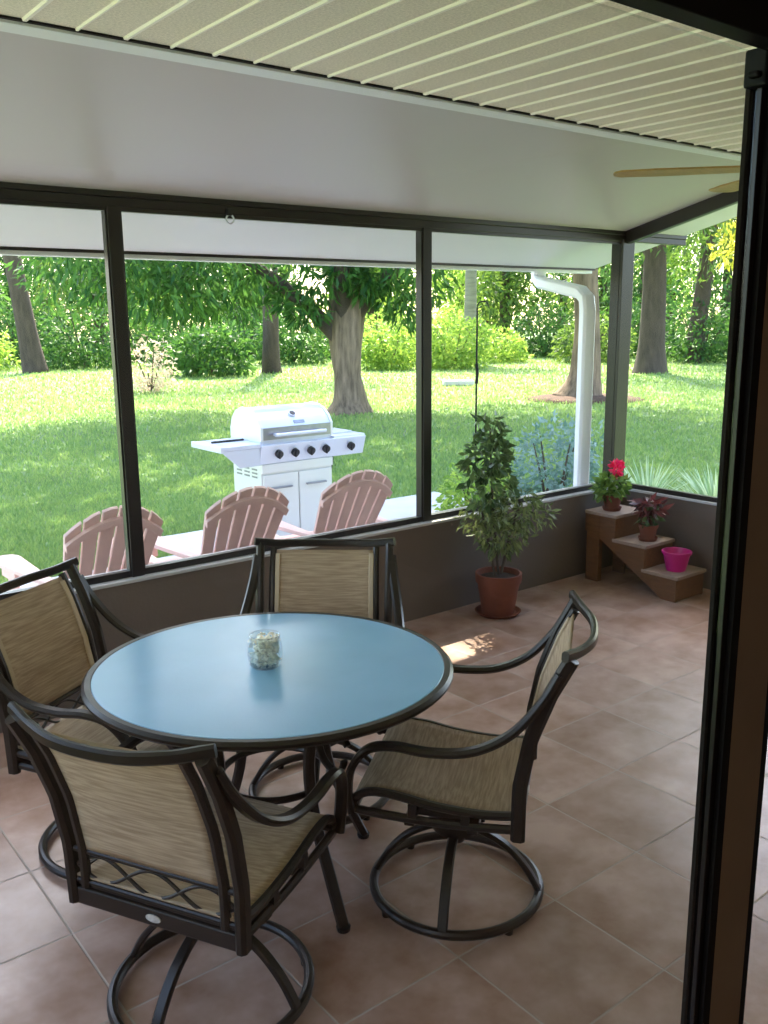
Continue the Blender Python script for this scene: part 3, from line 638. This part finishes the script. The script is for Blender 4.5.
# ------------------------------------------------------------------ lawn chairs
AG = 'slatted lawn chairs lined up outside the porch wall'
def make_adirondack(label, loc, rz):
    R_ = empty('adirondack_chair', label, 'lawn chair', loc, rz, AG); pm = M['plastic_wood']
    # local: faces +y, back reclines towards -y; back foot at y=0.1
    b0, b1 = Vector((0, 0.16, 0.20)), Vector((0, -0.26, 0.935)); up = (b1 - b0); Ln = up.length; up.normalize()
    nn = Vector((0, up.z, -up.y))
    m = MB(); ns = 6
    for i in range(ns):
        t0, t1 = (i - ns / 2) / (ns / 2), (i + 1 - ns / 2) / (ns / 2)
        g = 0.013
        xb0, xb1 = t0 * 0.195 + g * 0.5, t1 * 0.195 - g * 0.5
        xt0, xt1 = t0 * 0.272 + g * 0.5, t1 * 0.272 - g * 0.5
        h0 = Ln - 0.14 * t0 * t0; h1 = Ln - 0.14 * t1 * t1; hm = Ln - 0.14 * ((t0 + t1) / 2) ** 2
        out = [(xb0, 0), (xb1, 0), (xt1, h1), ((xt0 + xt1) / 2, hm + 0.001), (xt0, h0)]
        m.prism(out, b0, (1, 0, 0), up, nn * 0.022)
    m.build('backrest', pm, R_, bevel=0.003)
    tt = [-0.97 + 1.94 * i / 12 for i in range(13)]
    m = MB(); m.prism([(t * 0.262, Ln - 0.098 - 0.14 * t * t) for t in tt] + [(t * 0.272, Ln - 0.052 - 0.14 * t * t) for t in reversed(tt)], b0 - nn * 0.024, (1, 0, 0), up, nn * 0.0235)
    m.build('back_brace', pm, R_, bevel=0.003)
    m = MB(); m.prism([(-0.235, Ln * 0.36 - 0.03), (0.235, Ln * 0.36 - 0.03), (0.24, Ln * 0.36 + 0.03), (-0.24, Ln * 0.36 + 0.03)], b0 - nn * 0.024, (1, 0, 0), up, nn * 0.0235)
    m.build('back_brace', pm, R_, bevel=0.003)
    m = MB()
    for i in range(6):
        y0 = 0.16 + i * 0.085; z0 = 0.235 + 0.13 * i / 5
        m.box(-0.26, 0.26, y0, y0 + 0.078, z0 - 0.022 + 0.002, z0)
    m.build('seat', pm, R_, bevel=0.003)
    for s in (-1, 1):
        m = MB(); m.prism([(0.62, s * 0.23), (0.68, s * 0.25), (0.70, s * 0.30), (0.68, s * 0.37), (0.60, s * 0.385), (0.1, s * 0.335), (-0.12, s * 0.31), (-0.12, s * 0.265), (0.1, s * 0.262)], (0, 0, 0.53), (0, 1, 0), (1, 0, 0), (0, 0, 0.026)); m.build('armrest', pm, R_, bevel=0.004)
        m = MB(); m.box(s * 0.30 - 0.014, s * 0.30 + 0.014, 0.50, 0.60, 0, 0.53).box(s * 0.315 - 0.012, s * 0.315 + 0.02, 0.44, 0.66, 0.45, 0.53); m.build('leg', pm, R_, bevel=0.003)
        m = MB(); m.prism([(-0.30, 0.0), (-0.16, 0.0), (0.66, 0.28), (0.66, 0.36), (0.55, 0.36), (-0.30, 0.07)], (s * 0.272 - 0.013, 0, 0), (0, 1, 0), (0, 0, 1), (0.026, 0, 0)); m.build('leg', pm, R_, bevel=0.003)
        m = MB(); m.box(s * 0.272 - 0.013, s * 0.272 + 0.013, 0.0, 0.06, 0.13, 0.53); m.build('arm_support', pm, R_, bevel=0.003)
    return R_
ad = make_adirondack('pinkish-brown slatted lawn chair outside the porch, crossed by the screen post', (1.70, 4.58, GZ + 0.006), math.radians(2))
copy_tree(ad, (2.50, 4.60, GZ + 0.006), math.radians(-1), 'pinkish-brown slatted lawn chair outside the porch, left of the grill cabinet front')
copy_tree(ad, (3.30, 4.63, GZ + 0.006), math.radians(-2), 'pinkish-brown slatted lawn chair outside the porch, nearest the middle screen post')

# ------------------------------------------------------------------ gas grill
GX, GY = 3.19, 6.0
gr = empty('gas_grill', 'stainless steel gas barbecue with closed lid and five knobs on the patio', 'barbecue', (GX, GY, GZ + 0.005))
cx0, cx1 = 0.36, 1.03
m = MB(); m.box(cx0, cx1, 0.06, 0.50, 0.09, 0.80)
for x_ in (cx0 + 0.04, cx1 - 0.04):
    for y_ in (0.1, 0.46): m.lathe([(0, 0), (0.03, 0), (0.034, 0.02), (0.034, 0.07), (0.02, 0.09), (0, 0.09)], 14, (x_, y_, 0))
m.build('cabinet', M['grill_paint'], gr, bevel=0.006)
m = MB()
for r_ in range(3):
    for c_ in range(3): m.box(cx0 - 0.003, cx0 + 0.002, 0.12 + c_ * 0.12, 0.20 + c_ * 0.12, 0.63 + r_ * 0.03, 0.643 + r_ * 0.03)
m.build('side_vent', M['steel_dull'], gr)
for x_, hx in ((cx0 + 0.012, 1), (0.5 * (cx0 + cx1) + 0.004, 0)):
    w_ = (cx1 - cx0) / 2 - 0.016
    m = MB(); m.box(x_, x_ + w_, 0.042, 0.06, 0.12, 0.66); dr = m.build('door', M['grill_paint'], gr, bevel=0.005)
    m = MB(); m.box(x_ + w_ * 0.2, x_ + w_ * 0.8, 0.022, 0.044, 0.545, 0.56); m.build('handle', M['steel_dull'], dr, bevel=0.004)
m = MB(); m.box(cx0, cx1, 0.042, 0.06, 0.675, 0.745); m.build('drip_drawer', M['grill_paint'], gr, bevel=0.004)
# control panel across firebox and right burner, sloping forward at top
m = MB(); m.prism([(0.0, 0.90), (0.05, 0.745), (0.10, 0.745), (0.10, 0.90)], (cx0 - 0.02, 0, 0), (0, 1, 0), (0, 0, 1), (1.345 - cx0 + 0.02, 0, 0)); m.build('control_panel', M['steel'], gr, bevel=0.006)
m = MB(); m.box(cx0 - 0.0, cx1, 0.06, 0.52, 0.80, 0.925); m.build('firebox', M['steel'], gr, bevel=0.004)
for x_ in (0.495, 0.645, 0.795, 0.94, 1.19):
    ax = Vector((0, -0.95, -0.31)); o_ = Vector((x_, 0.024, 0.83)); u_ = Vector((1, 0, 0)); v_ = ax.cross(u_)
    m = MB(); m.prism(circ(0.043, 20), o_, u_, v_, ax * 0.008); kb = m.build('knob', M['steel'], gr, label='round control knob with silver bezel')
    m = MB(); m.prism(circ(0.032, 20), o_ + ax * 0.008, u_, v_, ax * 0.03); m.prism([(-0.008, -0.033), (0.008, -0.033), (0.008, 0.033), (-0.008, 0.033)], o_ + ax * 0.03, u_, v_, ax * 0.015); m.build('grip', M['black'], kb, bevel=0.002)
# side shelves
m = MB(); m.prism([(0.004, 0.884), (0.338, 0.884), (0.338, 0.745), (0.16, 0.745)], (0, 0.024, 0), (1, 0, 0), (0, 0, 1), (0, 0.022, 0)).box(0.021, 0.359, 0.02, 0.50, 0.885, 0.915).box(-0.004, 0.021, 0.016, 0.504, 0.872, 0.918); m.build('side_shelf', M['steel'], gr, bevel=0.004)
m = MB(); m.box(1.03, 1.345, 0.02, 0.50, 0.885, 0.915); m.build('side_shelf', M['steel'], gr, bevel=0.004)
m = MB(); m.box(1.09, 1.30, 0.14, 0.40, 0.915, 0.93); m.build('side_burner_lid', M['steel'], gr, bevel=0.005)
m = MB(); m.prism(circ(0.012, 8), (0.07, 0.30, 0.918), (0, 1, 0), (0, 0, 1), (0.28, 0, 0)); m.build('tool_rail', M['black'], gr)
# lid
lp = [(0.045, 0.925), (0.045, 1.03), (0.085, 1.085), (0.15, 1.135), (0.235, 1.165), (0.33, 1.17), (0.42, 1.14), (0.48, 1.08), (0.51, 1.0), (0.51, 0.925)]
m = MB(); m.prism(lp, (cx0 + 0.012, 0, 0), (0, 1, 0), (0, 0, 1), (cx1 - cx0 - 0.024, 0, 0)); lid = m.build('lid', M['steel'], gr, smooth=True)
lp2 = [(a_ + (0.012 if a_ < 0.28 else -0.012) * 0 + 0, b_) for a_, b_ in lp]
for x_ in (cx0 - 0.004, cx1 - 0.02):
    m = MB(); m.prism([(0.28 + (a_ - 0.28) * 1.03, 0.925 + (b_ - 0.925) * 1.03) for a_, b_ in lp], (x_, 0, 0), (0, 1, 0), (0, 0, 1), (0.024, 0, 0)); m.build('lid_end_cap', M['grill_paint'], lid, bevel=0.003)
m = MB(); m.box(cx0 + 0.02, cx1 - 0.02, 0.036, 0.047, 0.935, 1.028); m.build('lid_band', M['steel_dull'], lid)
m = MB(); m.tube([(cx0 + 0.10, -0.012, 0.975), (cx1 - 0.10, -0.012, 0.975)], 0.014, 12, ref=(0, 1, 0))
for x_ in (cx0 + 0.12, cx1 - 0.12): m.box(x_ - 0.01, x_ + 0.01, -0.012, 0.04, 0.966, 0.984)
m.build('lid_handle', M['steel'], lid, smooth=True)
c0 = Vector((0.5 * (cx0 + cx1), 0.118, 1.113)); nrm = Vector((0, -0.61, 0.79)); v_ = nrm.cross(Vector((1, 0, 0)))
m = MB(); m.prism(circ(0.032, 20), c0, (1, 0, 0), v_, nrm * 0.012); th = m.build('thermometer', M['steel'], lid)
m = MB(); m.prism(circ(0.024, 20), c0 + nrm * 0.012, (1, 0, 0), v_, nrm * 0.002); m.build('dial', M['black'], th)
c1 = Vector((0.5 * (cx0 + cx1) + 0.03, 0.066, 1.055)); nr2 = Vector((0, -0.81, 0.59)); v2 = nr2.cross(Vector((1, 0, 0)))
m = MB(); m.prism([(-0.05, -0.014), (0.05, -0.014), (0.05, 0.014), (-0.05, 0.014)], c1, (1, 0, 0), v2, nr2 * 0.006); m.build('nameplate', M['steel_dull'], lid)
m = MB(); m.tube(cr([(1.14, 0.25, 0.885), (1.15, 0.22, 0.72), (1.10, 0.2, 0.58), (1.02, 0.2, 0.52)], 5), 0.011, 7); m.build('gas_hose', M['black'], gr, smooth=True)

# ------------------------------------------------------------------ garden
def dirv(az, d): return (d * math.sin(math.radians(az)), d * math.cos(math.radians(az)))
def trunk(parent, pts, rad, mt, name='trunk', n=14, rough=0.07, seed=0):
    P = cr(pts, 6); R2 = np.interp(np.linspace(0, 1, len(P)), np.linspace(0, 1, len(rad)), rad)
    m = MB(); m.tube(P, list(R2), n, ref=(1, 0, 0)); rg = random.Random(seed)
    ph = [rg.random() * 6 for _ in range(4)]
    c_ = {i: P[i // n] for i in range(len(P) * n)}
    for i in range(len(P) * n):
        a = 2 * math.pi * (i % n) / n; k_ = 1 + rough * (math.sin(3 * a + ph[0] + 0.3 * (i // n)) + 0.6 * math.sin(5 * a + ph[1]))
        v = Vector(m.v[i]); m.v[i] = tuple(c_[i] + (v - c_[i]) * k_)
    return m.build(name, mt, parent, smooth='all')

RAY0 = (3.09, 3.225, 0.0)  # floor spot; leaves along its sun ray are cut to let light in
SD = tuple(SDIR)
# main shade tree
mt_ = (10.65, 14.65)
tr = empty('shade_tree', 'large shade tree with pale trunk forking above the grill', 'tree', (mt_[0], mt_[1], GZ))
trunk(tr, [(0, 0, -0.05), (0, 0, 0.22), (-0.02, 0, 0.75), (0.0, 0.02, 1.6), (0.15, 0.1, 2.8), (0.4, 0.3, 4.2), (0.6, 0.6, 6.5)], [0.52, 0.34, 0.265, 0.34, 0.36, 0.26, 0.14], M['bark'], n=22, rough=0.10, seed=3)
# branches: left lean (-X+Y is screen left)
trunk(tr, [(-0.05, 0.05, 1.35), (-0.55, 0.45, 2.0), (-1.3, 1.0, 2.75), (-2.4, 1.9, 3.4), (-3.6, 2.6, 4.2)], [0.2, 0.14, 0.11, 0.09, 0.05], M['bark_dark'], 'branch', 10, seed=5)
trunk(tr, [(0.1, -0.02, 1.9), (0.45, -0.5, 2.5), (1.0, -1.2, 3.3), (1.7, -2.0, 4.6)], [0.2, 0.16, 0.12, 0.07], M['bark_dark'], 'branch', 10, seed=6)
trunk(tr, [(-0.05, 0.0, 1.8), (-0.35, -0.3, 2.6), (-0.8, -0.9, 3.8), (-1.2, -1.6, 5.0)], [0.2, 0.15, 0.12, 0.06], M['bark_dark'], 'branch', 10, seed=7)
rg = random.Random(12); cl = []; up_ = []
RX, RY = 0.785, -0.62        # screen-right direction on the ground
FX, FY = 0.604, 0.768        # away from camera
def scr(r, f, z): return (mt_[0] + RX * r + FX * f, mt_[1] + RY * r + FY * f, z)
for i in range(52):                                               # high crown
    a, q = rg.random() * 6.283, math.sqrt(rg.random()); z = 5.0 + 7.5 * rg.random()
    k_ = math.sqrt(max(0.05, 1 - ((z - 6.5) / 6.8) ** 2)) * 6.3
    up_.append(((mt_[0] + k_ * q * math.cos(a), mt_[1] + k_ * q * math.sin(a) - 0.3, z), (1.5, 1.5, 1.1), 420))
for i in range(34):                                               # drooping skirts on the left side and around the fork
    r = rg.uniform(-6.2, 1.8); f = rg.uniform(-1.5, 3.0); z = rg.uniform(2.7, 4.2) - (0.9 if r < -1.5 else 0) + 0.15 * f
    if -1.2 < r < 1.6 and z < 2.9: z = 3.1
    cl.append((scr(r, f, z), (0.95, 0.95, 0.62), 210))
for r, f, z, q in ((-0.75, -0.5, 1.95, 0.34), (-1.1, -0.3, 2.3, 0.4), (-0.5, -0.6, 2.5, 0.4), (0.9, -0.3, 2.3, 0.42), (1.15, 0.0, 1.95, 0.36), (0.7, -0.4, 2.75, 0.45), (0.0, -0.7, 2.75, 0.4), (1.6, 0.4, 2.5, 0.5), (-1.7, 0.2, 2.6, 0.5), (0.35, -0.6, 2.45, 0.3)):
    cl.append((scr(r, f, z + GZ), (q, q, q * 0.8), 170))
for i in range(14):                                               # unseen leaf clumps added on sun rays to shade the porch floor
    ox = (1.2, 2.0, 2.6, 3.4, 4.0, 4.6, 0.4)[i % 7]; t_ = (13.0, 15.5)[i // 7]
    up_.append(((ox + SDIR.x * t_, 3.32 + SDIR.y * t_, SDIR.z * t_), (0.8, 0.7, 0.6), 330))
leaves('upper_crown_and_shade_clumps', up_, M['leaf_shade'], tr, L=(0.30, 0.5), aspect=0.3, droop=0.6, seed=6, avoid=(RAY0, SD), avoid_r=0.38, rel=(mt_[0], mt_[1], GZ))  # crown plus added shade clumps, with a gap cut for the floor spot
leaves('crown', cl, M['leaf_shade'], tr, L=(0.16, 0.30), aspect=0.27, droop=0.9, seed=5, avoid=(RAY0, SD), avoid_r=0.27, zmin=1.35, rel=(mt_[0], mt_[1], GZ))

def tree(name, label, xy, tr_pts, tr_r, mt, crown, lm, L=(0.2, 0.34), droop=0.5, seed=1, group=None, aspect=0.36):
    t = empty(name, label, 'tree', (xy[0], xy[1], GZ), 0, group)
    trunk(t, tr_pts, tr_r, mt, seed=seed)
    if crown: leaves('crown', crown, lm, t, L=L, droop=droop, seed=seed, aspect=aspect)
    return t
def ball(cz, r, rz, n, k=9, seed=0, spread=0.65):
    g = random.Random(seed); out = []
    for i in range(k):
        a, q = g.random() * 6.283, math.sqrt(g.random())
        out.append(((r * spread * q * math.cos(a), r * spread * q * math.sin(a), cz + rz * spread * (2 * g.random() - 1)), (r * 0.5, r * 0.5, rz * 0.42), n // k))
    return out
tree('pine_tree', 'tall leaning dark trunk at the far left side of the lawn', (10.6, 33.9), [(0, 0, -0.05), (-0.12, 0.1, 1.5), (-0.5, 0.35, 6), (-0.8, 0.5, 12)], [0.46, 0.34, 0.28, 0.22], M['bark_dark'], ball(12.5, 4.0, 2.5, 2200, seed=1), M['leaf_mid'], seed=61)
tree('garden_tree', 'slim dark straight trunk in shade behind the grill lid', (16.6, 27.3), [(0, 0, -0.05), (0, 0, 1.2), (0.05, 0, 5), (0, 0, 9)], [0.36, 0.28, 0.25, 0.18], M['bark_dark'], ball(9, 4.0, 2.8, 2600, seed=2), M['leaf_shade'], seed=62)
t4 = tree('oak_tree', 'brown tree trunk in a mulch ring partly hidden by the white downspout', (16.38, 13.42), [(-0.1, 0.1, -0.05), (-0.02, 0.02, 0.5), (0.02, 0, 1.6), (-0.05, 0.06, 3.0), (-0.2, 0.2, 5.5)], [0.60, 0.36, 0.27, 0.27, 0.2], M['bark'], ball(6.6, 4.6, 2.6, 6500, 18, seed=3), M['leaf_mid'], L=(0.28, 0.45), seed=63)
m = MB(); m.lathe([(0, 0.10), (0.6, 0.09), (1.0, 0.05), (1.35, 0.0), (1.35, -0.03), (0, -0.03)], 40); m.build('mulch_ring', M['mulch'], t4, smooth='all')
tree('oak_tree', 'thick dark trunk on the lawn just right of the corner post', (25.2, 18.0), [(0, 0, -0.05), (0, 0, 0.9), (0.03, 0, 3), (-0.1, 0.1, 7)], [0.60, 0.42, 0.36, 0.3], M['bark_dark'], ball(6.6, 4.6, 3.4, 5200, 16, seed=4), M['leaf_mid'], seed=64)
tree('oak_tree', 'farther brown trunk between the corner post and the door stile', (31.7, 20.6), [(0, 0, -0.05), (0.02, 0, 1.2), (0.2, -0.15, 4), (0.3, -0.3, 8)], [0.44, 0.33, 0.28, 0.24], M['bark_dark'], ball(6.6, 4.2, 3.4, 4600, 14, seed=5), M['leaf_mid'], seed=65)
pa = dirv(43.6, 40)
tree('palm_tree', 'pale palm trunk behind the hedge, right of the middle screen post', pa, [(0, 0, -0.05), (0.03, 0, 3), (0, 0, 8)], [0.30, 0.24, 0.2], M['bark_pale'], ball(8.4, 2.4, 0.9, 700, 7, seed=6), M['leaf_mid'], L=(0.5, 0.9), seed=66, aspect=0.14)

def bush(name, label, xy, r, h, lm, n, seed, group=None, L=(0.16, 0.3), droop=0.3, aspect=0.42):
    o = empty(name, label, 'bush', (xy[0], xy[1], GZ), 0, group)
    m = MB()
    for q in range(4):
        a = q * 1.57 + seed; m.tube([(0, 0, -0.03), (0.3 * r * math.cos(a), 0.3 * r * math.sin(a), h * 0.4), (0.55 * r * math.cos(a), 0.55 * r * math.sin(a), h * 0.75)], [0.013 * h + 0.004, 0.009 * h + 0.003, 0.005 * h], 6)
    m.build('stem', M['bark_dark'], o)
    g = random.Random(seed); cl = [((0, 0, h * 0.48), (r * 0.85, r * 0.85, h * 0.46), n // 2)]
    for q in range(6):
        a = g.random() * 6.283; cl.append(((r * 0.55 * math.cos(a), r * 0.55 * math.sin(a), h * g.uniform(0.25, 0.72)), (r * 0.45, r * 0.45, h * 0.27), n // 12))
    for q in range(5):
        a = q * 1.257 + seed; cl.append(((r * 0.6 * math.cos(a), r * 0.6 * math.sin(a), h * 0.16), (r * 0.42, r * 0.42, h * 0.15), n // 10))
    leaves('foliage', cl, lm, o, L=L, droop=droop, seed=seed, aspect=aspect, shell=0.7, zmin=0.0)
    return o
HG = 'hedge shrubs along the far edge of the lawn'
hl = 'leafy green shrub in the hedge along the far edge of the lawn'
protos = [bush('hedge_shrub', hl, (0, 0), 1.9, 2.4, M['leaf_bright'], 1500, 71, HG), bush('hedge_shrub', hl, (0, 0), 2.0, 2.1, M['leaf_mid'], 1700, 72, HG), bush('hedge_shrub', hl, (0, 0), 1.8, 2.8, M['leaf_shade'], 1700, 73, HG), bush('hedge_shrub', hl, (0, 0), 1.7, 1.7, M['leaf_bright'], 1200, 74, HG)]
def put(o, xy, rz=0.0, s=1.0):
    o.location = (xy[0], xy[1], GZ); o.rotation_euler = (0, 0, rz); o.scale = (s, s, s)
used = set(); rg = random.Random(5)
spec = [(14 + 6.2 * i, 38, (3, 2, 2, 2, 0, 3, 1, 2, 1)[i]) for i in range(9)] + [(17.1 + 6.2 * i, 42.8, (2, 2, 2, 1, 0, 2, 2, 2)[i]) for i in range(8)]
for az, d, k_ in spec:
    if k_ not in used: o = protos[k_]; used.add(k_)
    else: o = copy_tree(protos[k_], (0, 0, 0), 0, hl, HG)
    put(o, dirv(az, d), rg.random() * 6, rg.uniform(0.88, 1.0))
BG = 'background trees beyond the hedge'
bl_ = 'tall leafy tree standing beyond the hedge behind the lawn'
def bgtree(seed, lm, hgt):
    return tree('background_tree', bl_, (0, 0), [(0, 0, -0.05), (0.1, 0, 2), (0.0, 0.1, hgt * 0.7)], [0.4, 0.3, 0.18], M['bark_dark'], ball(hgt * 0.55, 2.7, hgt * 0.48, 3000, 16, seed=seed, spread=0.75), lm, L=(0.3, 0.55), seed=seed, group=BG)
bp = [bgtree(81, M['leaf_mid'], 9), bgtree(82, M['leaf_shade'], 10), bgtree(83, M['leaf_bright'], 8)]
used = set()
for az, d, k_ in [(13 + 8.2 * i, 49, (1, 0, 1, 2, 0, 1, 2)[i]) for i in range(7)] + [(9.5 + 7 * i, 56.5, (0, 1, 2, 0, 1, 2, 0, 1, 2)[i]) for i in range(9)] + [(12 + 6.2 * i, 65, (2, 0, 2, 1, 0, 2, 1, 2, 0)[i]) for i in range(9)]:
    if k_ not in used: o = bp[k_]; used.add(k_)
    else: o = copy_tree(bp[k_], (0, 0, 0), 0, bl_, BG)
    put(o, dirv(az, d), rg.random() * 6, rg.uniform(0.92, 1.05))
bush('flowering_shrub', 'small shrub with pale blossoms in the shade left of the grill', dirv(23.9, 24.5), 0.75, 1.5, M['petal_white'], 300, 91, L=(0.12, 0.2))
bush('dark_shrub', 'dark rounded bush under the drooping branches behind the grill', dirv(27.6, 31), 1.5, 1.7, M['leaf_shade'], 1500, 92)
tree('golden_tree', 'small tree with golden-yellow foliage beside the door stile, beyond the lawn', dirv(59.6, 33), [(0, 0, -0.05), (0.05, 0, 1.5), (0, 0.05, 4.2)], [0.14, 0.1, 0.05], M['bark_dark'], ball(4.7, 1.5, 1.5, 1100, 8, seed=9), M['leaf_yellow'], L=(0.2, 0.36), seed=93)
bush('blue_shrub', 'pale blue-green shrub just outside the wall beside the downspout', (6.15, 5.35), 0.42, 1.05, M['leaf_blue'], 1900, 94, L=(0.04, 0.08), aspect=0.5)
bush('low_shrub', 'low yellow-green shrub behind the tall potted plant, left of the blue-green shrub', (5.75, 5.9), 0.40, 0.62, M['leaf_bright'], 1300, 95, L=(0.04, 0.08), aspect=0.5)
bush('round_shrub', 'round bright green bush right behind the shade tree trunk', dirv(38.6, 33), 1.0, 1.75, M['leaf_bright'], 1300, 96, L=(0.14, 0.26))
bush('round_shrub', 'broad bright green bush on the lawn edge just right of the middle screen post', dirv(42.6, 33.5), 1.35, 2.0, M['leaf_bright'], 1700, 97, L=(0.14, 0.26))
# strap-leaved clump outside the side window
def strap(label, xy, n, seed):
    o = empty('strap_leaf_plant', label, 'plant', (xy[0], xy[1], GZ), 0, 'strap-leaved plants below the side window')
    rg_ = random.Random(seed); V, F = [], []
    for i in range(n):
        a = rg_.random() * 6.283; Lh = rg_.uniform(0.35, 0.62); out = rg_.uniform(0.12, 0.55); w = rg_.uniform(0.010, 0.017)
        b0 = len(V); r0 = 0.06 * rg_.random()
        for j in range(6):
            t = j / 5; rr = r0 + out * t ** 1.6; z = Lh * (t - 0.35 * out * t * t * 1.2); ww = w * (1 - t) ** 0.6 + 0.001
            cx, cy = rr * math.cos(a), rr * math.sin(a)
            V += [(cx - ww * math.sin(a), cy + ww * math.cos(a), z), (cx + ww * math.sin(a), cy - ww * math.cos(a), z)]
        for j in range(5):
            k_ = b0 + 2 * j; F += [(k_, k_ + 1, k_ + 3), (k_, k_ + 3, k_ + 2)]
    raw_mesh('foliage', V, F, M['leaf_strap'], o); return o
strap('big clump of long pale strap leaves outside the side window', (7.15, 4.35), 240, 5)
strap('smaller clump of strap leaves close to the corner post outside', (7.0, 4.95), 130, 6)
# thin garden pole and a flat stone
po = MB(); po.tube([(0, 0, -0.1), (0, 0, 1.2), (0, 0, 1.95)], 0.009, 8, ref=(1, 0, 0)); po.tube(cr([(0, 0, 1.95), (0.02, -0.015, 2.0), (0.07, -0.055, 2.0), (0.09, -0.07, 1.95)], 5), 0.006, 6)
po.tube(cr([(0, 0, 1.2), (0.01, 0, 1.3), (0, 0, 1.4)], 3), 0.016, 8, ref=(1, 0, 0))
o = po.build('garden_pole', M['bronze_dark'], smooth=True); o.location = (6.4, 6.62, GZ); tag(o, 'thin dark metal pole standing behind the tall potted plant', 'garden pole')
o = MB().box(-0.42, 0.42, -0.2, 0.2, 0, 0.14).build('stone_slab', M['concrete'], bevel=0.03); o.location = (17.1, 18.4, GZ); o.rotation_euler = (0, 0, -0.6); tag(o, 'flat pale grey stone lying on the sunny lawn', 'stone')

# lawn blades: nobody could count them
rng = np.random.default_rng(9); n = 240000
az = np.radians(rng.uniform(12, 63, n)); rr = 6.0 / (1 - rng.random(n) * (1 - 6.0 / 45.0))
X = rr * np.sin(az); Y = rr * np.cos(az)
ok = ~((X < 6.42) & (Y < 7.28) & ~((X < 3.1) & (Y > 6.62))) & (Y > 0.6) & ((X > 5.5) | (Y > 4.3)); X, Y, rr = X[ok], Y[ok], rr[ok]; n = len(X)
hh = rng.uniform(0.025, 0.06, n) * (0.8 + rr / 30); ww = 0.004 * rr / 6 * rng.uniform(0.8, 1.6, n); th = rng.uniform(0, 6.283, n); ln = rng.normal(size=(n, 2)) * 0.022
V = np.empty((n, 3, 3)); z0 = GZ - 0.012
V[:, 0] = np.stack([X - ww * np.cos(th), Y - ww * np.sin(th), np.full(n, z0)], 1); V[:, 1] = np.stack([X + ww * np.cos(th), Y + ww * np.sin(th), np.full(n, z0)], 1)
V[:, 2] = np.stack([X + ln[:, 0], Y + ln[:, 1], z0 + hh], 1)
o = raw_mesh('lawn_grass', V.reshape(-1, 3), np.arange(n * 3).reshape(-1, 3), M['grass'])
o['kind'] = 'stuff'; tag(o, 'short green grass blades covering the lawn', 'grass')
